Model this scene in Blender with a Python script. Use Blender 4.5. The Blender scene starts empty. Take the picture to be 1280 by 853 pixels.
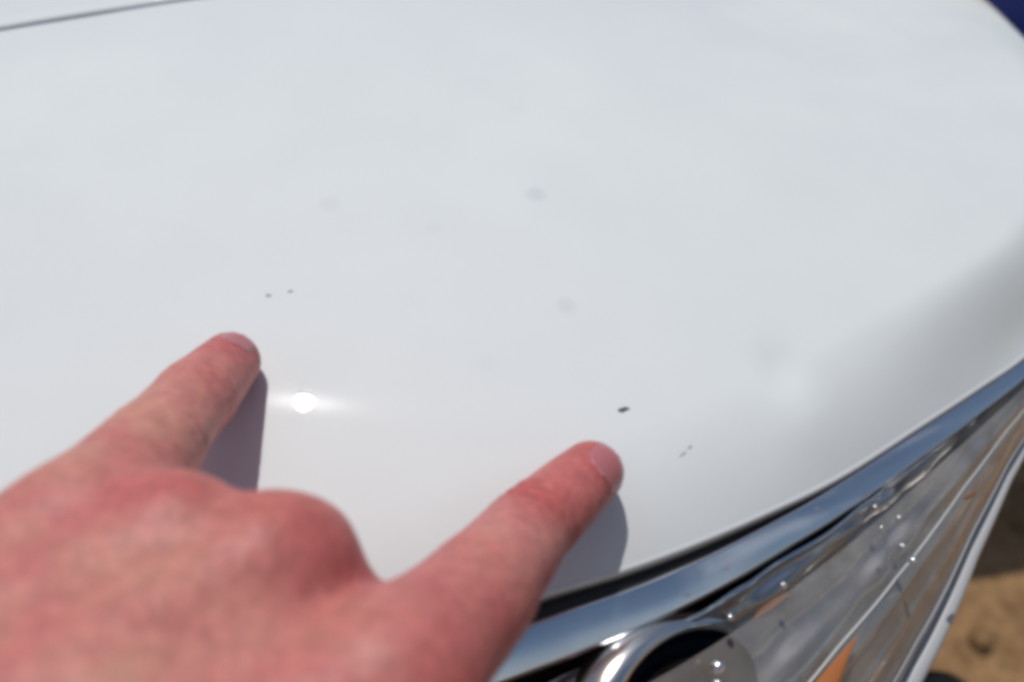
import bpy, bmesh, math, random
import numpy as np
from mathutils import Vector, Matrix

random.seed(4)
rng = np.random.default_rng(4)
SC = bpy.context.scene
COL = SC.collection

# ------------------------------------------------------------------ frame of the bonnet
# Modelling is done in millimetres in a frame lying on the bonnet (x along the car's front,
# y back over the bonnet, z out of the paint); P() turns that into metres in the world.
TILT = math.radians(15)
ORIGIN = np.array([0.0, 0.0, 0.80])
CT, ST = math.cos(TILT), math.sin(TILT)
ROT = np.array([[1, 0, 0], [0, CT, -ST], [0, ST, CT]])


def P(a):
    return np.asarray(a, float) @ ROT.T * 0.001 + ORIGIN


def Dr(a):
    return ROT @ np.asarray(a, float)


# ------------------------------------------------------------------ camera, sky, sun, exposure
cam_d = bpy.data.cameras.new('camera')
cam = bpy.data.objects.new('camera', cam_d)
COL.objects.link(cam)
SC.camera = cam
th = math.radians(35)
cam_loc = np.array([0, -210 * math.sin(th), 210 * math.cos(th)])
wc = P(cam_loc)
cx, cy, cz = Dr((1, 0, 0)), Dr((0, math.cos(th), math.sin(th))), Dr((0, -math.sin(th), math.cos(th)))
cam.matrix_world = Matrix(((cx[0], cy[0], cz[0], wc[0]), (cx[1], cy[1], cz[1], wc[1]), (cx[2], cy[2], cz[2], wc[2]), (0, 0, 0, 1)))
cam_d.sensor_width = 36
cam_d.lens = 36 * 1155 / 1280
cam_d.clip_start = 0.005
cam_d.clip_end = 3000
cam_d.dof.use_dof = True
cam_d.dof.focus_distance = 0.215
cam_d.dof.aperture_fstop = 8.5

SUN_L = np.array([-0.111, 0.461, 0.881])          # towards the sun, bonnet frame
SUN_W = Dr(SUN_L)
SUN_W /= np.linalg.norm(SUN_W)
sun_el = math.asin(SUN_W[2])
sun_az = math.atan2(SUN_W[0], SUN_W[1])

world = bpy.data.worlds.new('World')
SC.world = world
world.use_nodes = True
wn = world.node_tree
bg = wn.nodes['Background']
sky = wn.nodes.new('ShaderNodeTexSky')
sky.sky_type = 'NISHITA'
sky.sun_disc = False
sky.sun_elevation = sun_el
sky.sun_rotation = sun_az
sky.air_density = 1.0
sky.dust_density = 1.0
sky.ozone_density = 1.0
# thin scattered cloud over the whole sky
wtc = wn.nodes.new('ShaderNodeTexCoord')
wnz = wn.nodes.new('ShaderNodeTexNoise')
wnz.inputs['Scale'].default_value = 2.6
wnz.inputs['Detail'].default_value = 7
wnz.inputs['Roughness'].default_value = 0.6
wmr = wn.nodes.new('ShaderNodeMapRange')
wmr.inputs['From Min'].default_value = 0.5
wmr.inputs['From Max'].default_value = 0.72
wmr.inputs['To Min'].default_value = 0.0
wmr.inputs['To Max'].default_value = 0.85
wmx = wn.nodes.new('ShaderNodeMix')
wmx.data_type = 'RGBA'
wmx.inputs['B'].default_value = (10.5, 11.0, 11.6, 1)
wmp = wn.nodes.new('ShaderNodeMapping')
wmp.inputs['Location'].default_value = (1.7, 1.7, 0.0)
wn.links.new(wtc.outputs['Generated'], wmp.inputs['Vector'])
wn.links.new(wmp.outputs[0], wnz.inputs['Vector'])
wn.links.new(wnz.outputs['Fac'], wmr.inputs['Value'])
wn.links.new(wmr.outputs[0], wmx.inputs['Factor'])
wn.links.new(sky.outputs[0], wmx.inputs['A'])
wn.links.new(wmx.outputs['Result'], bg.inputs[0])
bg.inputs[1].default_value = 0.052

sun_d = bpy.data.lights.new('sun', 'SUN')
sun_d.energy = 2.5
sun_d.angle = math.radians(0.53)
sun_d.color = (1.0, 0.965, 0.92)
sun = bpy.data.objects.new('sun', sun_d)
COL.objects.link(sun)
sun.rotation_euler = Vector(SUN_W).to_track_quat('Z', 'Y').to_euler()
sun.location = (0, 0, 5)

SC.view_settings.view_transform = 'Standard'
SC.view_settings.look = 'None'
SC.view_settings.gamma = 1
SC.view_settings.exposure = 0.1
SC.render.engine = 'CYCLES'
SC.cycles.max_bounces = 10
SC.cycles.transparent_max_bounces = 16
SC.cycles.pixel_filter_type = 'BLACKMAN_HARRIS'
SC.cycles.filter_width = 4.5
SC.cycles.sample_clamp_indirect = 6


# ------------------------------------------------------------------ helpers
def link(name, me, mat=None, parent=None):
    o = bpy.data.objects.new(name, me)
    COL.objects.link(o)
    if mat:
        me.materials.append(mat)
    if parent is not None:
        o.parent = parent
        o.matrix_parent_inverse = Matrix.Translation(-parent_world(parent))
    return o


def parent_world(p):
    v = Vector(p.location)
    return v


def mesh(name, verts, faces, mat=None, parent=None, local=True, smooth=True):
    me = bpy.data.meshes.new(name)
    v = P(verts) if local else np.asarray(verts, float)
    off = np.zeros(3)
    me.from_pydata((v - off).tolist(), [], faces)
    me.update()
    if smooth:
        me.polygons.foreach_set('use_smooth', [True] * len(me.polygons))
    return link(name, me, mat, parent)


def grid_faces(n, m, wrap=False, flip=False, base=0):
    """n rows by m columns of points, row-major."""
    fs = []
    for i in range(n - 1):
        for j in range(m if wrap else m - 1):
            a, b = base + i * m + j, base + i * m + (j + 1) % m
            c, d = b + m, a + m
            fs.append((a, d, c, b) if flip else (a, b, c, d))
    return fs


def tag(o, **kw):
    for k, v in kw.items():
        o[k] = v
    return o


def fix_normals(o):
    bm = bmesh.new()
    bm.from_mesh(o.data)
    bmesh.ops.recalc_face_normals(bm, faces=bm.faces)
    bm.to_mesh(o.data)
    bm.free()
    return o


def spline(pts, n):
    """Catmull-Rom through the points, n samples evenly spread by length."""
    p = np.asarray(pts, float)
    p = np.vstack([2 * p[0] - p[1], p, 2 * p[-1] - p[-2]])
    out = []
    for i in range(1, len(p) - 2):
        t = np.linspace(0, 1, 40, endpoint=False)[:, None]
        a, b, c, d = p[i - 1], p[i], p[i + 1], p[i + 2]
        out.append(0.5 * (2 * b + (c - a) * t + (2 * a - 5 * b + 4 * c - d) * t ** 2 + (3 * b - a - 3 * c + d) * t ** 3))
    out.append(p[-2][None])
    q = np.vstack(out)
    L = np.r_[0, np.cumsum(np.linalg.norm(np.diff(q, axis=0), axis=1))]
    s = np.linspace(0, L[-1], n)
    return np.column_stack([np.interp(s, L, q[:, k]) for k in range(q.shape[1])])


def mat(name, color=(0.5, 0.5, 0.5), rough=0.5, metal=0.0, **kw):
    m = bpy.data.materials.new(name)
    m.use_nodes = True
    b = m.node_tree.nodes['Principled BSDF']
    b.inputs['Base Color'].default_value = (*color, 1)
    b.inputs['Roughness'].default_value = rough
    b.inputs['Metallic'].default_value = metal
    for k, v in kw.items():
        b.inputs[k].default_value = v
    return m


def N(m, typ, **kw):
    n = m.node_tree.nodes.new(typ)
    for k, v in kw.items():
        setattr(n, k, v)
    return n


def L(m, a, b):
    m.node_tree.links.new(a, b)


def noise_to(m, scale, lo, hi, target='Roughness', detail=4):
    b = m.node_tree.nodes['Principled BSDF']
    tc = N(m, 'ShaderNodeTexCoord')
    nz = N(m, 'ShaderNodeTexNoise')
    nz.inputs['Scale'].default_value = scale
    nz.inputs['Detail'].default_value = detail
    mr = N(m, 'ShaderNodeMapRange')
    mr.inputs['To Min'].default_value = lo
    mr.inputs['To Max'].default_value = hi
    L(m, tc.outputs['Object'], nz.inputs['Vector'])
    L(m, nz.outputs['Fac'], mr.inputs['Value'])
    L(m, mr.outputs['Result'], b.inputs[target])


def base(x, y):
    xc = np.minimum(x, 90)
    return -((xc + 75) ** 2 - 5625) / 2200 - (x - xc) * 0.15 - 0.035 * x - y * y / 1400


# ------------------------------------------------------------------ materials
def make_paint():
    m = mat('white_car_paint', (0.765, 0.797, 0.80), 0.12, 0.0)
    b = m.node_tree.nodes['Principled BSDF']
    b.inputs['Coat Weight'].default_value = 1.0
    b.inputs['Coat Roughness'].default_value = 0.01
    b.inputs['Specular IOR Level'].default_value = 0.005
    b.inputs['Coat IOR'].default_value = 1.5
    tc = N(m, 'ShaderNodeTexCoord')
    # dried water spots, each a faint round stain with its own size
    spots = [((-45.5, 40.0), 3.2, 0.07), ((6.2, 48.0), 3.3, 0.16), ((12.8, 11.2), 3.0, 0.11),
             ((-19.7, 33.4), 2.6, 0.04), ((-5.4, -6.5), 2.8, 0.03), ((2.0, 84.1), 3.4, 0.03)]
    acc = None
    for (x, y), r, s in spots:
        w = P([[x, y, base(x, y)]])[0]
        d = N(m, 'ShaderNodeVectorMath', operation='DISTANCE')
        d.inputs[1].default_value = tuple(w)
        L(m, tc.outputs['Object'], d.inputs[0])
        mr = N(m, 'ShaderNodeMapRange', interpolation_type='SMOOTHSTEP')
        mr.inputs['From Min'].default_value = r * 0.00035
        mr.inputs['From Max'].default_value = r * 0.00115
        mr.inputs['To Min'].default_value = s
        mr.inputs['To Max'].default_value = 0
        L(m, d.outputs['Value'], mr.inputs['Value'])
        if acc is None:
            acc = mr.outputs[0]
        else:
            ad = N(m, 'ShaderNodeMath', operation='ADD')
            L(m, acc, ad.inputs[0])
            L(m, mr.outputs[0], ad.inputs[1])
            acc = ad.outputs[0]
    # faint film of dust
    nz = N(m, 'ShaderNodeTexNoise')
    nz.inputs['Scale'].default_value = 38
    nz.inputs['Detail'].default_value = 6
    L(m, tc.outputs['Object'], nz.inputs['Vector'])
    mr = N(m, 'ShaderNodeMapRange')
    mr.inputs['From Min'].default_value = 0.3
    mr.inputs['From Max'].default_value = 0.8
    mr.inputs['To Min'].default_value = 0.0
    mr.inputs['To Max'].default_value = 0.05
    L(m, nz.outputs['Fac'], mr.inputs['Value'])
    ad = N(m, 'ShaderNodeMath', operation='ADD')
    L(m, acc, ad.inputs[0])
    L(m, mr.outputs[0], ad.inputs[1])
    mx = N(m, 'ShaderNodeMix', data_type='RGBA')
    mx.inputs['A'].default_value = (0.765, 0.797, 0.80, 1)
    mx.inputs['B'].default_value = (0.27, 0.28, 0.33, 1)
    L(m, ad.outputs[0], mx.inputs['Factor'])
    L(m, mx.outputs['Result'], b.inputs['Base Color'])
    # orange peel
    n2 = N(m, 'ShaderNodeTexNoise')
    n2.inputs['Scale'].default_value = 420
    n2.inputs['Detail'].default_value = 2
    L(m, tc.outputs['Object'], n2.inputs['Vector'])
    # fine polishing marks stretch the glint sideways
    b.inputs['Anisotropic'].default_value = 0.9
    tg = N(m, 'ShaderNodeCombineXYZ')
    tg.inputs[0].default_value = 1.0
    L(m, tg.outputs[0], b.inputs['Tangent'])
    bp = N(m, 'ShaderNodeBump')
    bp.inputs['Strength'].default_value = 0.02
    bp.inputs['Distance'].default_value = 0.0004
    L(m, n2.outputs['Fac'], bp.inputs['Height'])
    L(m, bp.outputs['Normal'], b.inputs['Coat Normal'])
    return m


M_paint = make_paint()
M_rubber = mat('black_rubber', (0.012, 0.012, 0.014), 0.55)
noise_to(M_rubber, 300, 0.45, 0.7)
M_seal = mat('grey_seal', (0.2, 0.21, 0.22), 0.7)
noise_to(M_seal, 200, 0.6, 0.8)
M_black = mat('black_plastic', (0.015, 0.016, 0.018), 0.45)
noise_to(M_black, 200, 0.35, 0.6)
M_navy = mat('dark_navy_plastic', (0.0025, 0.009, 0.075), 0.6, **{'Specular IOR Level': 0.15})
noise_to(M_navy, 90, 0.5, 0.7)
M_chrome = mat('chrome', (0.82, 0.8, 0.78), 0.2, 1.0)
noise_to(M_chrome, 60, 0.13, 0.3)
M_chrome_trim = mat('chrome_trim', (0.8, 0.84, 0.9), 0.16, 0.97)
noise_to(M_chrome_trim, 90, 0.1, 0.22)
M_frost = mat('frosted_plastic', (0.5, 0.51, 0.52), 0.35)
noise_to(M_frost, 150, 0.2, 0.35)
M_glint = mat('glint_chrome', (0.9, 0.9, 0.9), 0.18, 1.0)
noise_to(M_glint, 60, 0.15, 0.2)
M_bowl = mat('blue_black_glass', (0.004, 0.008, 0.02), 0.06)
noise_to(M_bowl, 60, 0.04, 0.1)
M_amber = mat('amber_plastic', (0.36, 0.12, 0.03), 0.8)
noise_to(M_amber, 200, 0.7, 0.9)
M_amber_refl = mat('dull_amber', (0.2, 0.1, 0.06), 0.8)
noise_to(M_amber_refl, 200, 0.7, 0.9)
M_chip = mat('bare_chip', (0.07, 0.075, 0.08), 0.8)
noise_to(M_chip, 800, 0.7, 0.9)
M_chip2 = mat('faint_chip', (0.36, 0.37, 0.38), 0.7)
noise_to(M_chip2, 800, 0.6, 0.8)


def make_lens_mat():
    m = bpy.data.materials.new('clear_lens_plastic')
    m.use_nodes = True
    nt = m.node_tree
    nt.nodes.remove(nt.nodes['Principled BSDF'])
    out = nt.nodes['Material Output']
    tr = N(m, 'ShaderNodeBsdfTransparent')
    tr.inputs[0].default_value = (0.9, 0.91, 0.9, 1)
    gl = N(m, 'ShaderNodeBsdfGlossy')
    gl.inputs['Color'].default_value = (1, 1, 1, 1)
    gl.inputs['Roughness'].default_value = 0.05
    fr = N(m, 'ShaderNodeFresnel')
    fr.inputs['IOR'].default_value = 1.55
    tc = N(m, 'ShaderNodeTexCoord')
    nz = N(m, 'ShaderNodeTexNoise')
    nz.inputs['Scale'].default_value = 55
    nz.inputs['Detail'].default_value = 3
    L(m, tc.outputs['Object'], nz.inputs['Vector'])
    bp = N(m, 'ShaderNodeBump')
    bp.inputs['Strength'].default_value = 0.6
    bp.inputs['Distance'].default_value = 0.003
    L(m, nz.outputs['Fac'], bp.inputs['Height'])
    L(m, bp.outputs['Normal'], gl.inputs['Normal'])
    df = N(m, 'ShaderNodeBsdfDiffuse')
    df.inputs['Color'].default_value = (0.56, 0.5, 0.43, 1)
    dm = N(m, 'ShaderNodeMixShader')
    dr = N(m, 'ShaderNodeMapRange')
    dr.inputs['From Min'].default_value = 0.3
    dr.inputs['From Max'].default_value = 0.75
    dr.inputs['To Min'].default_value = 0.14
    dr.inputs['To Max'].default_value = 0.4
    L(m, nz.outputs['Fac'], dr.inputs['Value'])
    L(m, dr.outputs[0], dm.inputs[0])
    L(m, tr.outputs[0], dm.inputs[1])
    L(m, df.outputs[0], dm.inputs[2])
    mx = N(m, 'ShaderNodeMixShader')
    mul = N(m, 'ShaderNodeMath', operation='MULTIPLY')
    mul.inputs[1].default_value = 2.0
    mul.use_clamp = True
    L(m, fr.outputs[0], mul.inputs[0])
    L(m, mul.outputs[0], mx.inputs[0])
    L(m, dm.outputs[0], mx.inputs[1])
    L(m, gl.outputs[0], mx.inputs[2])
    L(m, mx.outputs[0], out.inputs['Surface'])
    return m


M_lens = make_lens_mat()


def make_ground():
    m = mat('sandy_ground', (0.3, 0.2, 0.1), 0.95)
    b = m.node_tree.nodes['Principled BSDF']
    tc = N(m, 'ShaderNodeTexCoord')
    n1 = N(m, 'ShaderNodeTexNoise')
    n1.inputs['Scale'].default_value = 6
    n1.inputs['Detail'].default_value = 8
    n1.inputs['Roughness'].default_value = 0.65
    n2 = N(m, 'ShaderNodeTexNoise')
    n2.inputs['Scale'].default_value = 70
    n2.inputs['Detail'].default_value = 6
    vo = N(m, 'ShaderNodeTexVoronoi')
    vo.inputs['Scale'].default_value = 45
    for n in (n1, n2, vo):
        L(m, tc.outputs['Object'], n.inputs['Vector'])
    cr = N(m, 'ShaderNodeValToRGB')
    cr.color_ramp.elements[0].position = 0.36
    cr.color_ramp.elements[0].color = (0.13, 0.066, 0.025, 1)
    cr.color_ramp.elements[1].position = 0.64
    cr.color_ramp.elements[1].color = (0.42, 0.25, 0.115, 1)
    ad = N(m, 'ShaderNodeMath', operation='MULTIPLY_ADD')
    ad.inputs[1].default_value = 0.5
    L(m, n2.outputs['Fac'], ad.inputs[0])
    mr = N(m, 'ShaderNodeMath', operation='MULTIPLY')
    mr.inputs[1].default_value = 0.5
    L(m, n1.outputs['Fac'], mr.inputs[0])
    L(m, mr.outputs[0], ad.inputs[2])
    L(m, ad.outputs[0], cr.inputs['Fac'])
    L(m, cr.outputs[0], b.inputs['Base Color'])
    bp = N(m, 'ShaderNodeBump')
    bp.inputs['Strength'].default_value = 0.7
    bp.inputs['Distance'].default_value = 0.05
    L(m, ad.outputs[0], bp.inputs['Height'])
    L(m, bp.outputs['Normal'], b.inputs['Normal'])
    return m


M_ground = make_ground()

# ------------------------------------------------------------------ ground
def build_ground():
    # fine near the car, coarse to the horizon
    rs = np.r_[np.linspace(0, 1.6, 60), np.geomspace(1.7, 2500, 40)]
    n = 120
    ang = np.linspace(0, 2 * math.pi, n, endpoint=False)
    v = [(0.3, -0.2, 0)]
    for r in rs[1:]:
        for a in ang:
            x, y = 0.3 + r * math.cos(a), -0.2 + r * math.sin(a)
            z = 0.0
            if r < 30:
                z = 0.006 * math.sin(5.1 * x + 1.3) * math.sin(4.3 * y) + 0.004 * math.sin(17 * x + 3 * y) + 0.003 * math.sin(29 * y - 9 * x)
                z *= max(0.0, 1 - r / 30)
            v.append((x, y, z))
    f = [(0, 1 + j, 1 + (j + 1) % n) for j in range(n)]
    f += grid_faces(len(rs) - 1, n, wrap=True, flip=True, base=1)
    o = mesh('ground', v, f, M_ground, None, local=False)
    tag(o, kind='structure', label='dry sandy brown ground beside the car, part in shade', category='ground')
    return o


build_ground()


def build_clods():
    v, f = [], []
    base = [(0, 0, 1), (.89, 0, .45), (.28, .85, .45), (-.72, .53, .45), (-.72, -.53, .45), (.28, -.85, .45),
            (.72, .53, -.45), (-.28, .85, -.45), (-.89, 0, -.45), (-.28, -.85, -.45), (.72, -.53, -.45), (0, 0, -1)]
    tri = [(0, 1, 2), (0, 2, 3), (0, 3, 4), (0, 4, 5), (0, 5, 1), (1, 6, 2), (2, 7, 3), (3, 8, 4), (4, 9, 5), (5, 10, 1),
           (2, 6, 7), (3, 7, 8), (4, 8, 9), (5, 9, 10), (1, 10, 6), (6, 11, 7), (7, 11, 8), (8, 11, 9), (9, 11, 10), (10, 11, 6)]
    for _ in range(2600):
        x, y = rng.uniform(-1.6, 2.2), rng.uniform(-1.6, 2.2)
        r = 0.003 + 0.016 * rng.random() ** 3
        n = len(v)
        for b in base:
            q = np.array(b) * r * rng.uniform(0.75, 1.25, 3) * (1, 1, 0.6)
            v.append((x + q[0], y + q[1], 0.002 + q[2] + r * 0.2))
        f += [tuple(n + i for i in t) for t in tri]
    o = mesh('gravel', v, f, M_ground, None, local=False)
    tag(o, kind='stuff', label='loose clods and grit scattered over the sandy ground', category='gravel')


build_clods()

# ------------------------------------------------------------------ bonnet shape
EDGE = np.array([   # (x, y, roll-off depth in mm) along the rim above the headlight and round the corner
    (-420.0, -84.0, 3), (-250.0, -82.0, 3), (-127.4, -80.5, 3), (-92.5, -77.5, 3), (-64.5, -74.2, 3), (-33.2, -68.5, 4), (-12.4, -62.8, 4),
    (8.0, -54.9, 5), (23.0, -49.5, 6), (38.8, -43.2, 5.5), (55.9, -34.8, 6.5), (75.1, -24.1, 8), (100.3, -6.8, 10.5), (121.0, 7.9, 13.5),
    (141.2, 22.7, 16), (160.3, 39.5, 16.5), (180.1, 63.9, 15), (198.1, 92.7, 12), (207.9, 125.7, 8.5), (209.0, 156.0, 4), (203.5, 189.0, 0.6), (208.0, 236.0, 0.6), (216.0, 300.0, 0.6)], float)
RIM = spline(EDGE, 420)
REAR = spline([(216.0, 300.0), (150.0, 232.0), (60.0, 194.0), (-29.7, 163.6), (-100.2, 139.4), (-132.0, 127.1), (-156.5, 118.9), (-230, 94.5), (-310, 68), (-420, 32)], 160)


def nearest_rim(x, y):
    """exact distance to the rim polyline and the roll-off depth there"""
    R = RIM[::3]
    best = np.full(len(x), 1e9)
    A = np.zeros(len(x))
    for i in range(len(R) - 1):
        ax, ay = R[i, :2]
        bx, by = R[i + 1, 0] - ax, R[i + 1, 1] - ay
        t = np.clip(((x - ax) * bx + (y - ay) * by) / (bx * bx + by * by), 0, 1)
        d2 = (x - ax - t * bx) ** 2 + (y - ay - t * by) ** 2
        m = d2 < best
        best = np.where(m, d2, best)
        A = np.where(m, R[i, 2] + t * (R[i + 1, 2] - R[i, 2]), A)
    return np.sqrt(best), A


def S(x, y):
    """height of the paint over the bonnet frame"""
    x = np.atleast_1d(np.asarray(x, float))
    y = np.atleast_1d(np.asarray(y, float))
    z = base(x, y)
    d, A = nearest_rim(x, y)
    w = np.interp(A, [0.6, 3, 8, 12, 17], [16, 24, 27, 25, 25])
    u = np.clip((w - d) / w, 0, 1)
    # smooth roll-off; towards the corner it turns down early and flattens again before the rim
    g = 0.6 * np.clip((A - 9) / 7, 0, 1)
    prof = (1 - g) * u ** 2 + g * (u * u * (3 - 2 * u))
    z -= A * prof
    # the small dent
    q = np.exp(-(((x - 63) / 5.5) ** 2 + ((y + 2) / 7) ** 2))
    z -= 1.2 * q
    z += 0.8 * np.exp(-(((x - 68) / 9) ** 2 + ((y + 15) / 10) ** 2))
    return z


# ------------------------------------------------------------------ car root
car = bpy.data.objects.new('car', None)
COL.objects.link(car)
car.location = (0.0, 0.6, 0.0)
tag(car, label='white car front corner with chipped glossy bonnet and clear headlight', category='car')


def bonnet():
    outline = np.vstack([RIM[:, :2], REAR[1:], np.column_stack([np.full(39, -420.0), np.linspace(32, -84, 41)[1:-1]])])
    c = np.array([20.0, 25.0])
    ts = np.r_[0.02, np.linspace(0.06, 0.8, 40), np.linspace(0.815, 1, 46)]
    n = len(outline)
    v = []
    for t in ts:
        p = c + t * (outline - c)
        v.append(np.column_stack([p, S(p[:, 0], p[:, 1])]))
    # rolled hem: radius 2.5 mm, then a flange folded back under
    nrm = np.roll(outline, -1, 0) - np.roll(outline, 1, 0)
    nrm = np.column_stack([nrm[:, 1], -nrm[:, 0]])
    nrm /= np.linalg.norm(nrm, axis=1)[:, None]
    top = v[-1].copy()
    r = 0.9
    for a in np.radians([25, 50, 75, 95]):
        q = top.copy()
        q[:, :2] += nrm * r * math.sin(a)
        q[:, 2] -= r * (1 - math.cos(a))
        v.append(q)
    q = top.copy()
    q[:, :2] += nrm * r * 0.9
    q[:, 2] -= 5
    v.append(q)
    q = top.copy()
    q[:, :2] -= nrm * 8
    q[:, 2] -= 6
    v.append(q)
    V = np.vstack(v)
    f = grid_faces(len(v), n, wrap=True, flip=False)
    V = np.vstack([V, [[c[0], c[1], S(c[0], c[1])[0]]]])
    f += [(len(V) - 1, j, (j + 1) % n) for j in range(n)]
    o = mesh('bonnet', V, f, M_paint, car)
    fix_normals(o)
    if o.data.polygons[len(o.data.polygons) - 1].normal.z < 0:
        o.data.flip_normals()
    return o


BONNET = bonnet()


# panel beyond the bonnet gap
def rear_panel():
    xs = np.linspace(0, 1, 90)
    pts = spline(REAR[::8], 90)
    v = []
    for k, dy in enumerate([3.9, 4.2, 6, 9, 14, 25, 50, 80, 120, 170, 230, 300, 380]):
        x = pts[:, 0]
        y = pts[:, 1] + dy
        z = S(x, pts[:, 1]) - 2 * pts[:, 1] * dy / 1400 - dy * dy / 2600
        z = z - [14, .7, .12, .02, 0, 0, 0, 0, 0, 0, 0, 0, 0][k]
        v.append(np.column_stack([x, y, z]))
    o = mesh('scuttle_panel', np.vstack(v), grid_faces(len(v), 90, flip=True), M_paint, car)
    fix_normals(o)
    # dark channel at the bottom of the gap
    v = []
    for dy, dz in ((-9, -6.5), (0, -5), (3, -5), (8, -6.5)):
        v.append(np.column_stack([pts[:, 0], pts[:, 1] + dy, S(pts[:, 0], pts[:, 1]) + dz]))
    mesh('gap_seal', np.vstack(v), grid_faces(4, 90), M_seal, car)


rear_panel()


# dark navy body past the far corner, extended unseen to shade the ground (metres, world)
def shade_panel():
    xs = np.linspace(0.13, 0.68, 24)
    v = []
    for y, z in ((0.66, 0.12), (0.655, 0.30), (0.645, 0.48), (0.635, 0.56), (0.645, 0.60), (0.68, 0.625), (0.78, 0.65), (0.95, 0.67), (1.2, 0.68), (1.6, 0.69)):
        for x in xs:
            k = max(0.0, (x - 0.42) / 0.26)
            v.append((x, y + 0.03 * k * k, z - 0.10 * k ** 3 * (z > 0.4)))
    o = mesh('shade_panel', v, grid_faces(10, 24), M_navy, car, local=False)
    fix_normals(o)
    md = o.modifiers.new('thick', 'SOLIDIFY')
    md.thickness = 0.004
    tag(o, label='dark navy panel past the far corner of the bonnet, extended to shade the ground')


shade_panel()

# ------------------------------------------------------------------ headlight
HX = np.array([-33.4, -12.4, 8.0, 38.8, 55.8, 75.0, 100.5, 121, 141, 160, 173.0])
HW = np.array([84, 84, 78, 61, 50, 39, 27, 19, 13, 8, 4.0])       # width of the lamp outwards from the rim
HEAD = RIM[(RIM[:, 0] > -40) & (RIM[:, 0] < 172) & (RIM[:, 1] < 62)]
HEAD = spline(HEAD[::6, :2], 150)
ht = np.gradient(HEAD, axis=0)
hn = np.column_stack([ht[:, 1], -ht[:, 0]])
hn /= np.linalg.norm(hn, axis=1)[:, None]
for _ in range(30):
    hn[1:-1] = (hn[:-2] + 2 * hn[1:-1] + hn[2:]) / 4
hn /= np.linalg.norm(hn, axis=1)[:, None]
hz = S(HEAD[:, 0], HEAD[:, 1])
hw = np.interp(HEAD[:, 0], HX, HW)
hh = 0.85 * hw + 6


def hpt(a, b):
    """rows of points: a = outward in mm (array along the lamp), b = height below the rim"""
    p = HEAD + hn * np.asarray(a)[:, None]
    return np.column_stack([p, hz - np.asarray(b)])


headlight = bpy.data.objects.new('headlight', None)
COL.objects.link(headlight)
headlight.parent = car
headlight.location = Vector(P([[60, -60, -40]])[0]) - Vector(car.location)
HL_W = Vector(P([[60, -60, -40]])[0])


def hpart(name, v, f, m, smooth=True):
    o = mesh(name, v, f, m, None, smooth=smooth)
    o.parent = headlight
    o.matrix_parent_inverse = Matrix.Translation(-HL_W)
    fix_normals(o)
    return o


one = np.ones(len(HEAD))
NH = len(HEAD)
sealw = np.interp(HEAD[:, 0], [-40, 8, 40, 75, 90, 158], [3.0, 2.6, 1.3, 0.1, 0.05, 0.05])
trimw = np.interp(HEAD[:, 0], [-40, 8, 60, 110, 158], [7.6, 7.4, 5.4, 3.8, 2.0])


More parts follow.
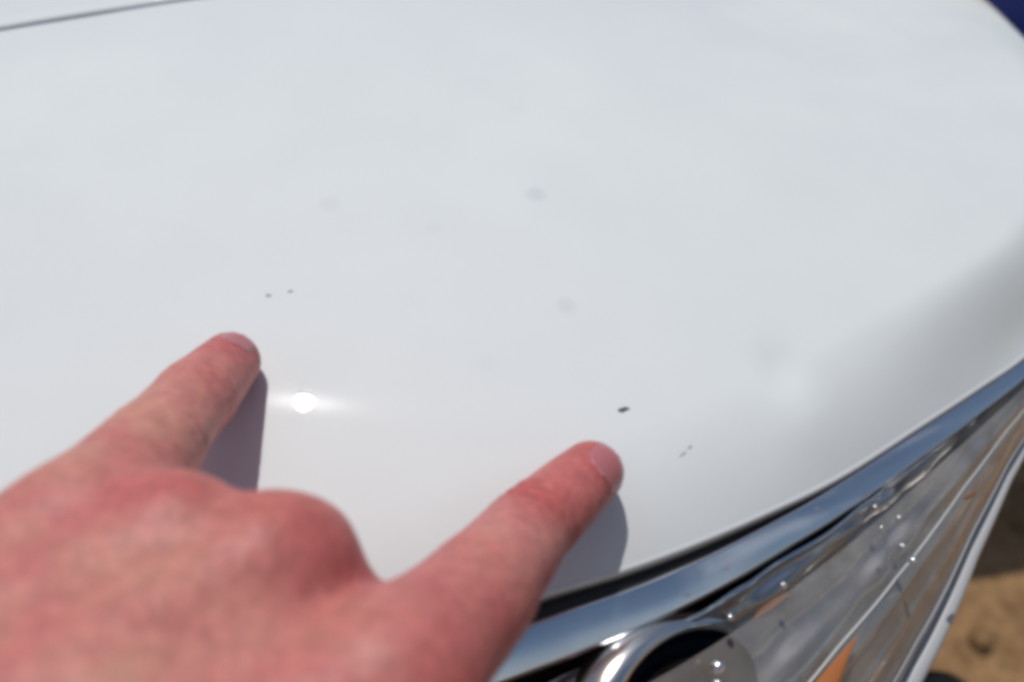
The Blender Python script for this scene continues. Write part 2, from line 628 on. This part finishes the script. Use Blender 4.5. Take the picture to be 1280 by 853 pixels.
def headlight_parts():
    # rubber seal under the bonnet rim
    rows = [hpt(-6 * one, 6 * one), hpt(0.2 * one, 4.5 * one), hpt(0.7 + sealw * .5, 3.6 * one), hpt(1.2 + sealw, 4.2 * one), hpt(1.6 + sealw, 9 * one)]
    hpart('rubber_seal', np.vstack(rows), grid_faces(len(rows), NH), M_rubber)
    # polished trim strip
    a0 = np.interp(HEAD[:, 0], [40, 80], [1.4, 0.9]) + sealw
    rows = [hpt(a0, 8 * one)]
    lo = np.interp(HEAD[:, 0], [0, 60, 110, 150], [42, 38, 14, 4])
    hi = np.interp(HEAD[:, 0], [0, 60, 110, 150], [53, 50, 38, 28])
    aa, bb = a0.copy(), np.interp(HEAD[:, 0], [40, 90], [4.0, 1.6])
    rows.append(hpt(aa, bb))
    for t in np.linspace(0, 1, 10):
        ang = np.radians(lo + (hi - lo) * t)
        aa = aa + trimw / 10 * np.cos(ang) * 1.5
        bb = bb + trimw / 10 * np.sin(ang) * 1.1
        rows.append(hpt(aa, bb))
    rows.append(hpt(aa - 1.2, bb + 0.8))
    TA, TB = aa, bb
    hpart('chrome_trim', np.vstack(rows), grid_faces(len(rows), NH), M_chrome_trim)
    # clear lens, with long raised flutes
    a1 = TA - 0.3
    rows = []
    nt = 110
    for i in range(nt):
        t = i / (nt - 1)
        ang = math.radians(10 + 88 * t)
        bump = 0
        for tc, s, h in ((0.16, .02, .5), (0.3, .025, .7), (0.43, .02, .6), (0.56, .025, .9), (0.68, 0.02, .7), (0.79, .022, 1.2), (0.9, 0.02, .8)):
            bump += h * math.exp(-((t - tc) / s) ** 2)
        sc = np.clip(hw / 50, 0.2, 1)
        R = (hw - a1) * math.sin(ang)
        rows.append(hpt(a1 + R + bump * sc * math.sin(ang), TB - 0.5 + hh * (1 - math.cos(ang)) - bump * sc * math.cos(ang)))
    hpart('lens', np.vstack(rows), grid_faces(nt, NH), M_lens)
    # thick frosted rim near the bottom of the lens and narrow moulded ribs above it, pale to stand in for reflected streaks
    for nm, deg, rad in (('lens_rim', 77, (4.6, 2.7, 0.6)), ('lens_rib', 62, (1.0, 0.6, 0.2)), ('lens_rib', 31, (0.4, 0.25, 0.1))):
        rr = np.interp(HEAD[:, 0], [10, 95, 165], rad)
        ca = a1 + (hw - a1) * math.sin(math.radians(deg))
        cb = TB - 0.5 + hh * (1 - math.cos(math.radians(deg)))
        rows = []
        for k in range(13):
            q = 2 * math.pi * k / 12
            rows.append(hpt(ca + rr * (0.55 + math.cos(q)), cb + rr * math.sin(q)))
        hpart(nm, np.vstack(rows), grid_faces(13, NH), M_frost)
    # chrome reflector: stepped wall and floor with fine ribs along it
    rows = []
    nt = 70
    for i in range(nt):
        t = i / (nt - 1)
        # concave profile inside the lens
        fa = 0.04 + 0.46 * t ** 2 + 0.42 * t ** 7
        fb = 0.06 + 0.88 * t ** 0.9
        st = 0.5 + 0.5 * math.sin(t * 19 + 1.5 * math.sin(t * 7))
        sl = np.cumsum(np.r_[0, np.linalg.norm(np.diff(HEAD, axis=0), axis=1)])
        rib = st * np.clip(hw / 40, 0.15, 1.2) * 3.0 + np.clip(hw / 40, 0.1, 1) * (0.35 * np.sin(sl / 2.9 + 8 * t + 1.4 * np.sin(sl / 7.1)) + 0.5 * np.sin(sl / 6.3 - 11 * t + 2))
        rows.append(hpt(TA - 2 + (hw - TA + 2) * fa + rib * 0.6, TB + 1 + (hh - 2) * fb - rib))
    hpart('reflector', np.vstack(rows), grid_faces(nt, NH), M_chrome)
    # housing behind
    rows = [hpt(-7 * one, 8 * one), hpt(-7 * one, hh + 30), hpt(hw * 0.85, hh + 32), hpt(hw + 0.5, hh + 8)]
    hpart('housing', np.vstack(rows), grid_faces(4, NH), M_black)


headlight_parts()

def frame_from(nrm, up):
    n = np.asarray(nrm, float); n /= np.linalg.norm(n)
    u = np.asarray(up, float); u = u - n * (u @ n); u /= np.linalg.norm(u)
    return np.cross(u, n), u, n


def lathe(name, c, nrm, prof, m, up=(0, 0, 1), n=40, sx=1.0, arc=None):
    X, Y, Z = frame_from(nrm, up)
    v = []
    for r, h in prof:
        for k in range(n):
            a = 2 * math.pi * k / n if arc is None else math.radians(arc[0] + (arc[1] - arc[0]) * k / (n - 1))
            v.append(np.asarray(c) + X * r * sx * math.cos(a) + Y * r * math.sin(a) + Z * h)
    return hpart(name, np.array(v), grid_faces(len(prof), n, wrap=arc is None), m)


def blob(name, c, axes, radii, m, n=20, k=12, taper=0.0):
    v = []
    A = [np.asarray(a, float) / np.linalg.norm(a) for a in axes]
    for i in range(k):
        ph = math.pi * (i + 0.001) / (k - 1 + 0.002)
        w = 1 - taper * (0.5 + 0.5 * math.cos(ph))
        for j in range(n):
            a = 2 * math.pi * j / n
            v.append(np.asarray(c) + A[0] * radii[0] * math.cos(ph) + A[1] * radii[1] * w * math.sin(ph) * math.cos(a) + A[2] * radii[2] * w * math.sin(ph) * math.sin(a))
    return hpart(name, np.array(v), grid_faces(k, n, wrap=True), m)


# dark projector bowl with its chrome ring
bowl_c = np.array([38.0, -72.0, -28.3])
bowl_n = np.array([0.52, -0.35, 0.78])
lathe('bowl_ring', bowl_c, bowl_n, [(14, -6), (13.8, -1.4), (14.3, -0.6), (15.5, -0.8), (17.0, -2), (18.5, -4.5), (18.8, -9)], M_chrome, up=(0.45, -0.9, 0), sx=1.45, arc=(225, 395))
lathe('lamp_bowl', bowl_c, bowl_n, [(13.9, -1.5), (13, -4), (11, -8), (7.5, -11), (4, -12.5), (0.01, -13)], M_bowl, up=(0.45, -0.9, 0), sx=1.45)
# amber indicator lamp and two amber slivers standing in for orange reflections
blob('indicator_lamp', (63, -72, -27.2), ((0.62, 0.76, 0.05), (0.7, -0.6, 0), (0, 0, 1)), (17, 4.6, 1.6), M_amber, taper=0.85)
blob('orange_reflection', (56, -53, -24.0), ((0.8, 0.5, 0.1), (0.5, -0.8, 0), (0, 0, 1)), (5, 1.0, 0.8), M_amber_refl)
blob('orange_reflection', (102.7, -29.8, -17.6), ((0.8, 0.5, 0), (0.5, -0.8, 0), (0, 0, 1)), (2.0, 0.6, 0.5), M_amber_refl)
# small chromed beads added to make the sun glints in the lamp
for c, rr in (((41, -68, -16.4), 1.0), ((40.7, -71, -17.4), 0.7), ((44.5, -58.5, -14.6), 0.5), ((85.8, -41.1, -20.0), 0.55), ((88.1, -43.5, -22.1), 0.6),
              ((79.6, -34, -14.8), 0.4), ((80.3, -38.5, -15.8), 0.35), ((85, -36, -16.0), 0.35), ((56, -52.4, -13.0), 0.5)):
    blob('glint_bead', c, ((1, 0, 0), (0, 1, 0), (0, 0, 1)), (rr * 1.5, rr * 1.5, rr * 1.5), M_glint, n=14, k=9)

# ------------------------------------------------------------------ bumper below
def bumper():
    rim = RIM[(RIM[:, 0] < 172) & (RIM[:, 1] < 62)][::3]
    t = np.gradient(rim[:, :2], axis=0)
    n = np.column_stack([t[:, 1], -t[:, 0]])
    n /= np.linalg.norm(n, axis=1)[:, None]
    for _ in range(30):
        n[1:-1] = (n[:-2] + 2 * n[1:-1] + n[2:]) / 4
    n /= np.linalg.norm(n, axis=1)[:, None]
    w = np.interp(rim[:, 0], np.r_[-420, HX], np.r_[88, HW])
    z = S(rim[:, 0], rim[:, 1])
    h = .85 * w + 6
    v = []
    for fa, b in ((0.3, 14), (0.8, 15), (0.92, 18), (0.97, 40), (0.95, 110), (0.8, 200), (0.55, 300), (0.2, 380)):
        p = rim[:, :2] + n * (w * fa)[:, None]
        v.append(np.column_stack([p, z - h - b]))
    o = mesh('bumper', np.vstack(v), grid_faces(len(v), len(rim)), M_paint, car)
    fix_normals(o)
    # front panel closing the space left of the lamp
    rim = RIM[RIM[:, 0] < -38][::3]
    v = []
    for a, b in ((1, 7), (40, 12), (70, 30), (86, 60), (86, 96)):
        v.append(np.column_stack([rim[:, 0], rim[:, 1] - a, S(rim[:, 0], rim[:, 1]) - b]))
    o = mesh('front_panel', np.vstack(v), grid_faces(len(v), len(rim)), M_paint, car)
    fix_normals(o)


bumper()


def bumper_lip():
    t = np.linspace(0, 1, 30)[:, None]
    a, b, c = np.array([60, -52, -268.]), np.array([165, -22, -262.]), np.array([209, -7, -272.])
    p = (1 - t) ** 2 * a + 2 * t * (1 - t) * b + t ** 2 * c
    v = []
    for i, q in enumerate(p):
        rr = 16 * min(1, math.sqrt(max(0.02, 1 - (i / 29) ** 8)))
        for k in range(16):
            g = 2 * math.pi * k / 16
            v.append(q + np.array([0.5 * math.cos(g) * rr, -0.85 * math.cos(g) * rr, 1.6 * math.sin(g) * rr]))
    o = mesh('bumper_lip', np.array(v), grid_faces(30, 16, wrap=True), M_black, car)
    fix_normals(o)


bumper_lip()


# ------------------------------------------------------------------ paint chips (sub-parts of the bonnet)
def chip(x, y, a, b, ang, m, k=17):
    v = [(x, y)]
    ca, sa = math.cos(ang), math.sin(ang)
    for i in range(k):
        t = 2 * math.pi * i / k
        r = random.uniform(0.6, 1.3)
        p, q = a * r * math.cos(t), b * r * math.sin(t)
        v.append((x + ca * p - sa * q, y + sa * p + ca * q))
    v = np.array(v)
    z = S(v[:, 0], v[:, 1]) + 0.03
    f = [(0, 1 + i, 1 + (i + 1) % k) for i in range(k)]
    o = mesh('paint_chip', np.column_stack([v, z]), f, m, BONNET, smooth=False)
    o.matrix_parent_inverse = Matrix.Identity(4)
    return o


chip(24.6, -16.3, 1.3, 0.75, 0.6, M_chip)
chip(-55.9, 9.7, 0.65, 0.55, 0.3, M_chip2)
chip(-51.1, 11.1, 0.7, 0.45, 0.2, M_chip2)
chip(38.7, -24.2, 0.75, 0.3, 0.75, M_chip2)
chip(37.0, -25.9, 0.9, 0.28, 0.7, M_chip2)


# ------------------------------------------------------------------ the hand
def sd_cone(p, a, b, ra, rb):
    a = np.asarray(a, np.float32); b = np.asarray(b, np.float32)
    ba = b - a
    l2 = float(ba @ ba)
    pa = p - a
    h = np.clip((pa @ ba) / l2, 0, 1)
    d = pa - h[..., None] * ba
    return np.sqrt(np.einsum('...i,...i', d, d)) - (ra + (rb - ra) * h)


def smin(a, b, k):
    h = np.maximum(k - np.abs(a - b), 0) / k
    return np.minimum(a, b) - h * h * h * k / 6


J = dict(
    pt=(-59.3, -12.4, 10.2), pd=(-60.9, -27.3, 20.1), pp=(-62.1, -44.6, 31.3), pm=(-64.4, -64.5, 42.5),
    rm=(-50.3, -67.3, 43.9), mm=(-34.7, -70.1, 43.4),
    it=(15.9, -35.4, 4.2), idp=(3.4, -50.7, 12.5), ip=(-5.3, -68.6, 27.6), im=(-16.9, -87.1, 43.1),
    wu=(-104.5, -105.5, 60.7), wr=(-72.3, -125.9, 61.6), fa=(-225.0, -255.0, 105.0),
)
J = {k: np.array(v, float) for k, v in J.items()}


def hand_sdf(p):
    g = {}
    # palm: metacarpals flowing into the wrist
    d = sd_cone(p, J['pm'] - (0, 0, 3), J['wu'], 10.5, 15)
    wm1 = J['wu'] * .66 + J['wr'] * .34
    wm2 = J['wu'] * .33 + J['wr'] * .67
    d = smin(d, sd_cone(p, J['rm'] - (0, 0, 3), wm1, 11, 16), 12)
    d = smin(d, sd_cone(p, J['mm'] - (0, 0, 2.5), wm2, 10.6, 16.5), 12)
    d = smin(d, sd_cone(p, J['im'] - (0, 0, 3), J['wr'], 11, 16), 12)
    # forearm
    d = smin(d, sd_cone(p, (wm1 + wm2) / 2, J['fa'], 22, 34), 25)
    # flat of the back of the hand between the long bones
    d = smin(d, sd_cone(p, (J['mm'] + J['im']) / 2 + (-10, -9, -1.5), wm2 + (2, -4, 0), 10, 16), 14)
    # knuckle heads
    for k, r in (('rm', 9.6), ('mm', 9.4), ('pm', 9.5), ('im', 11)):
        d = smin(d, np.linalg.norm(p - J[k].astype(np.float32), axis=-1) - r, 5)
    # thumb, folded under
    th0 = J['wr'] + (14, 0, -14)
    th1 = np.array([-34.0, -112.0, 35.2])
    th2 = np.array([-34.0, -92.0, 19.2])
    th3 = np.array([-50.0, -80.0, 13.8])
    d = smin(d, sd_cone(p, th0, th1, 18, 13), 14)
    d = smin(d, sd_cone(p, th1, th2, 11.5, 10), 5)
    d = smin(d, sd_cone(p, th2, th3, 10, 8.5), 4)
    # the near flank of the middle knuckle running down to the web
    d = smin(d, sd_cone(p, np.array([-31.3, -66.8, 39.6]), np.array([-24.9, -72.4, 28.5]), 7.0, 5.5), 7)
    # folded middle and ring fingers
    mp = np.array([-33.0, -70.0, 14.2]); md = np.array([-40.0, -80.0, 10.4]); mt = np.array([-44.0, -82.0, 21.5])
    rp = np.array([-48.0, -61.0, 14.7]); rd = np.array([-56.0, -71.0, 11.0]); rt = np.array([-63.0, -80.0, 21.2])
    fm = smin(sd_cone(p, J['mm'], mp, 9.0, 8.4), sd_cone(p, mp, md, 9, 8), 3)
    fm = smin(fm, sd_cone(p, md, mt, 8, 7), 3)
    fr = smin(sd_cone(p, J['rm'], rp, 10, 8.6), sd_cone(p, rp, rd, 8.6, 7.6), 3)
    fr = smin(fr, sd_cone(p, rd, rt, 7.6, 6.8), 3)
    d = smin(d, fm, 6)
    d = smin(d, fr, 6)
    # little finger
    f = smin(sd_cone(p, J['pm'], J['pp'], 10.5, 8.3), sd_cone(p, J['pp'], J['pd'], 8.2, 7.3), 3)
    f = smin(f, sd_cone(p, J['pd'], J['pt'], 7.5, 6.4), 3)
    d = smin(d, f, 7)
    # index finger
    f = smin(sd_cone(p, J['im'], J['ip'], 11.3, 9.4), sd_cone(p, J['ip'], J['idp'], 9.2, 8.0), 3)
    f = smin(f, sd_cone(p, J['idp'], J['it'], 8.0, 6.6), 3)
    d = smin(d, f, 7)
    d = smin(d, sd_cone(p, J['mm'] * .45 + J['im'] * .55 + (3, 0, -17), J['wr'] * .5 + J['mm'] * .5 + (0, 0, -4), 8, 12), 12)
    # tendon ridges on the back of the hand
    for k, w in (('mm', wm2), ('rm', wm1), ('im', J['wr'])):
        a = J[k] + (0, 0, 5.5)
        b = w + (0, 0, 12)
        d = smin(d, sd_cone(p, a, b, 2.0, 1.0), 7)
    # finger creases
    for j, ax, rad, amp in (('idp', J['it'] - J['ip'], 16, 1.25), ('pd', J['pt'] - J['pp'], 13, .36), ('ip', J['it'] - J['im'], 17, .5), ('pp', J['pt'] - J['pm'], 14, .4)):
        ax = ax / np.linalg.norm(ax)
        q = p - J[j].astype(np.float32)
        s = q @ ax.astype(np.float32)
        near = np.exp(-np.maximum(np.einsum('...i,...i', q, q) - rad ** 2, 0) / 30)
        wav = 0.6 * np.sin(q[..., 0] * 0.5 + q[..., 2] * .35)
        for o, am in ((-3.0, .5), (-0.6, 1.0), (1.9, .8)):
            d = d + amp * am * near * np.exp(-((s + wav - o) / 0.85) ** 2)
    # irregular flesh
    d = d + 0.25 * np.sin(p[..., 0] * .21 + 1) * np.sin(p[..., 1] * .17) * np.sin(p[..., 2] * .23 + 2)
    return d


def surface_nets(lo, hi, h, fn):
    n = np.ceil((np.array(hi) - lo) / h).astype(int) + 1
    xs = [np.arange(n[k], dtype=np.float32) * h + lo[k] for k in range(3)]
    G = np.empty(n, np.float32)
    for i0 in range(0, n[0], 16):
        X, Y, Z = np.meshgrid(xs[0][i0:i0 + 16], xs[1], xs[2], indexing='ij')
        G[i0:i0 + 16] = fn(np.stack([X, Y, Z], -1).astype(np.float32))
    for k in range(3):                      # close the far end of the forearm
        sl = [slice(None)] * 3
        for e in (0, 1, -1, -2):
            sl[k] = e
            G[tuple(sl)] = np.maximum(G[tuple(sl)], 0.5)
    ins = G < 0
    c = [G[a:n[0] - 1 + a, b:n[1] - 1 + b, e:n[2] - 1 + e] for a in (0, 1) for b in (0, 1) for e in (0, 1)]
    cs = sum((q < 0).astype(np.int8) for q in c)
    act = (cs > 0) & (cs < 8)
    idx = -np.ones(act.shape, np.int64)
    cells = np.argwhere(act)
    idx[act] = np.arange(len(cells))
    acc = np.zeros((len(cells), 3)); cnt = np.zeros(len(cells))
    offs = np.array([(a, b, e) for a in (0, 1) for b in (0, 1) for e in (0, 1)])
    val = np.stack([q[act] for q in c], 1)
    for i in range(8):
        for j in range(i + 1, 8):
            if np.abs(offs[i] - offs[j]).sum() != 1:
                continue
            a, b = val[:, i], val[:, j]
            m = (a < 0) != (b < 0)
            t = a[m] / (a[m] - b[m])
            acc[m] += offs[i] + t[:, None] * (offs[j] - offs[i])
            cnt[m] += 1
    V = (cells + acc / cnt[:, None]) * h + lo
    F = []
    for ax in range(3):
        o1, o2 = [(1, 2), (2, 0), (0, 1)][ax]
        s0 = [slice(None)] * 3; s1 = [slice(None)] * 3
        s0[ax] = slice(0, -1); s1[ax] = slice(1, None)
        a, b = ins[tuple(s0)], ins[tuple(s1)]
        e = np.argwhere(a != b)
        sgn = a[tuple(e.T)]
        ok = (e[:, o1] > 0) & (e[:, o2] > 0) & (e[:, o1] < n[o1] - 1) & (e[:, o2] < n[o2] - 1)
        e, sgn = e[ok], sgn[ok]
        d1 = np.zeros(3, int); d1[o1] = 1
        d2 = np.zeros(3, int); d2[o2] = 1
        q = np.stack([idx[tuple((e - d1 - d2).T)], idx[tuple((e - d2).T)], idx[tuple(e.T)], idx[tuple((e - d1).T)]], 1)
        q[~sgn] = q[~sgn][:, ::-1]
        F.append(q)
    return V, np.vstack(F)


def make_skin():
    m = mat('skin', (0.6, 0.27, 0.22), 0.5)
    b = m.node_tree.nodes['Principled BSDF']
    b.inputs['Subsurface Weight'].default_value = 0.15
    b.inputs['Subsurface Radius'].default_value = (0.004, 0.0013, 0.0008)
    b.inputs['Subsurface Scale'].default_value = 0.6
    b.inputs['Specular IOR Level'].default_value = 0.42
    tc = N(m, 'ShaderNodeTexCoord')
    at = N(m, 'ShaderNodeAttribute', attribute_name='flush_shade')
    n1 = N(m, 'ShaderNodeTexNoise')
    n1.inputs['Scale'].default_value = 75
    n1.inputs['Detail'].default_value = 5
    n2 = N(m, 'ShaderNodeTexNoise')
    n2.inputs['Scale'].default_value = 26
    n2.inputs['Detail'].default_value = 3
    for n in (n1, n2):
        L(m, tc.outputs['Object'], n.inputs['Vector'])
    r1 = N(m, 'ShaderNodeMapRange')
    r1.inputs['From Min'].default_value = .38
    r1.inputs['From Max'].default_value = .66
    L(m, n1.outputs['Fac'], r1.inputs['Value'])
    r2 = N(m, 'ShaderNodeMapRange')
    r2.inputs['From Min'].default_value = .35
    r2.inputs['From Max'].default_value = .68
    L(m, n2.outputs['Fac'], r2.inputs['Value'])
    mA = N(m, 'ShaderNodeMix', data_type='RGBA')      # pink to tan mottling
    mA.inputs['A'].default_value = (0.58, 0.24, 0.208, 1)
    mA.inputs['B'].default_value = (0.54, 0.3, 0.175, 1)
    tn = N(m, 'ShaderNodeAttribute', attribute_name='tan')
    tm = N(m, 'ShaderNodeMath', operation='MULTIPLY')
    L(m, r2.outputs[0], tm.inputs[0])
    L(m, tn.outputs['Fac'], tm.inputs[1])
    L(m, tm.outputs[0], mA.inputs['Factor'])
    mB = N(m, 'ShaderNodeMix', data_type='RGBA')
    mB.inputs['B'].default_value = (0.54, 0.15, 0.145, 1)
    ml = N(m, 'ShaderNodeMath', operation='MULTIPLY')
    ml.inputs[1].default_value = 0.85
    L(m, r1.outputs[0], ml.inputs[0])
    L(m, ml.outputs[0], mB.inputs['Factor'])
    L(m, mA.outputs['Result'], mB.inputs['A'])
    mC = N(m, 'ShaderNodeMix', data_type='RGBA')      # flushed knuckles and fingertips, plus painted crease shade
    mC.inputs['B'].default_value = (0.47, 0.085, 0.085, 1)
    L(m, at.outputs['Fac'], mC.inputs['Factor'])
    L(m, mB.outputs['Result'], mC.inputs['A'])
    n5 = N(m, 'ShaderNodeTexNoise')
    n5.inputs['Scale'].default_value = 420
    n5.inputs['Detail'].default_value = 4
    L(m, tc.outputs['Object'], n5.inputs['Vector'])
    r5 = N(m, 'ShaderNodeMapRange')
    r5.inputs['From Min'].default_value = .35
    r5.inputs['From Max'].default_value = .65
    r5.inputs['To Min'].default_value = 0.86
    r5.inputs['To Max'].default_value = 1.1
    L(m, n5.outputs['Fac'], r5.inputs['Value'])
    m5 = N(m, 'ShaderNodeVectorMath', operation='SCALE')
    L(m, mC.outputs['Result'], m5.inputs[0])
    L(m, r5.outputs[0], m5.inputs['Scale'])
    a2 = N(m, 'ShaderNodeAttribute', attribute_name='mole')
    mD = N(m, 'ShaderNodeMix', data_type='RGBA')
    mD.inputs['B'].default_value = (0.22, 0.03, 0.03, 1)
    L(m, a2.outputs['Fac'], mD.inputs['Factor'])
    L(m, m5.outputs[0], mD.inputs['A'])
    L(m, mD.outputs['Result'], b.inputs['Base Color'])
    vo = N(m, 'ShaderNodeTexVoronoi')
    vo.inputs['Scale'].default_value = 900
    L(m, tc.outputs['Object'], vo.inputs['Vector'])
    bp = N(m, 'ShaderNodeBump')
    bp.inputs['Strength'].default_value = 0.12
    bp.inputs['Distance'].default_value = 0.0004
    L(m, vo.outputs['Distance'], bp.inputs['Height'])
    n4 = N(m, 'ShaderNodeTexNoise')          # shallow skin folds across the hand
    n4.inputs['Scale'].default_value = 330
    n4.inputs['Detail'].default_value = 3
    n4.inputs['Distortion'].default_value = 1.2
    L(m, tc.outputs['Object'], n4.inputs['Vector'])
    b4 = N(m, 'ShaderNodeBump')
    b4.inputs['Strength'].default_value = 0.3
    b4.inputs['Distance'].default_value = 0.0012
    L(m, n4.outputs['Fac'], b4.inputs['Height'])
    L(m, bp.outputs['Normal'], b4.inputs['Normal'])
    L(m, b4.outputs['Normal'], b.inputs['Normal'])
    return m


def build_hand():
    V, F = surface_nets(np.array([-215., -190., -6.]), np.array([32., 14., 108.]), 0.85, hand_sdf)
    hand = mesh('hand', V, F.tolist(), None)
    hand.data.materials.append(make_skin())
    o0 = np.array([-53.5, -41.5, 29.2])          # a small red mark on the little finger
    MOLE = V[np.linalg.norm(V - o0, axis=1).argmin()]
    fl = np.zeros(len(V))
    for c, r, w in ((J['it'], 17, .75), (J['pt'], 14, .7), (J['idp'] + (1, 3, 8), 9, .8), (J['pd'], 10, .4), (J['mm'] + (4, 2, 4), 15, .7), (J['rm'] + (3, 4, 3), 12, .55),
                    (J['ip'], 15, .25), (np.array([-12, -92, 38.0]), 22, .8), (np.array([-20, -62, 36.]), 16, .7)):
        fl = np.maximum(fl, w * np.exp(-(np.linalg.norm(V - c, axis=1) / r) ** 2))
    ax = (J['it'] - J['ip']) / np.linalg.norm(J['it'] - J['ip'])
    q = V - J['idp']
    sv = q @ ax + 0.6 * np.sin(q[:, 0] * .5 + q[:, 2] * .35)
    up = np.clip((q @ np.array([-.2, .3, .93])) / 6, 0, 1) * np.exp(-(np.linalg.norm(q, axis=1) / 15) ** 4)
    for o in (-3.0, -0.6, 1.9):
        fl = np.maximum(fl, up * np.exp(-((sv - o) / 1.0) ** 2))  # dark of the index creases put into the skin colour
    at = hand.data.attributes.new('flush_shade', 'FLOAT', 'POINT')
    at.data.foreach_set('value', fl.astype(np.float32))
    tn = 0.15 + 0.85 * np.exp(-(np.linalg.norm(V - np.array([-82, -96, 66.]), axis=1) / 46) ** 2)
    a3 = hand.data.attributes.new('tan', 'FLOAT', 'POINT')
    a3.data.foreach_set('value', tn.astype(np.float32))
    ml = np.exp(-(np.linalg.norm(V - MOLE, axis=1) / 1.5) ** 2)
    a2 = hand.data.attributes.new('mole', 'FLOAT', 'POINT')
    a2.data.foreach_set('value', ml.astype(np.float32))
    tag(hand, label='bare left hand pressing index and little fingertips onto the white bonnet', category='hand')

    # nails: curved plates grown on the surface of the finger tip
    mn = mat('nail', (0.46, 0.15, 0.165), 0.2)
    noise_to(mn, 300, 0.22, 0.36)

    def nail(c, along, out, wid, ln):
        out = np.asarray(out, float); along = np.asarray(along, float)
        X, Y, Z = frame_from(out, along)
        rows = []
        nu, nv = 13, 11
        for i in range(nv):
            tv = i / (nv - 1) * 2 - 1
            for j in range(nu):
                tu = j / (nu - 1) * 2 - 1
                # superellipse outline
                k = (1 - abs(tv) ** 3.5) ** (1 / 3.5)
                a = tu * 0.95 * k
                rows.append((np.asarray(c), X * wid * a + Y * ln * tv, a))
        pts = []
        for c0, off, a in rows:
            p = c0 + off
            # walk in along -out until the skin, then stand 0.25 mm proud
            q = p + Z * 9
            for _ in range(40):
                dd = float(hand_sdf(q[None].astype(np.float32))[0])
                q = q - Z * max(min(dd, 1.5), -1.5) * .7
                if abs(dd) < 0.02:
                    break
            pts.append(q + Z * (0.16 - 0.2 * abs(a) ** 4))
        o = mesh('nail', np.array(pts), grid_faces(nv, nu), mn, None)
        o.parent = hand
        fix_normals(o)
        md = o.modifiers.new('thick', 'SOLIDIFY')
        md.thickness = 0.0005
        md.offset = -1
        return o

    def tipnail(t, dp, side, wid, ln, push):
        ax = (t - dp) / np.linalg.norm(t - dp)
        s = np.asarray(side, float)
        s = s - ax * (s @ ax); s /= np.linalg.norm(s)
        nail(t + s * 2 - ax * push, ax, s, wid, ln)

    tipnail(J['it'], J['idp'], (0.85, 0.32, 0.42), 4.9, 4.8, 0.6)
    tipnail(J['pt'], J['pd'], (0.38, 0.05, 0.92), 3.6, 3.5, 1.2)
    return hand


build_hand()
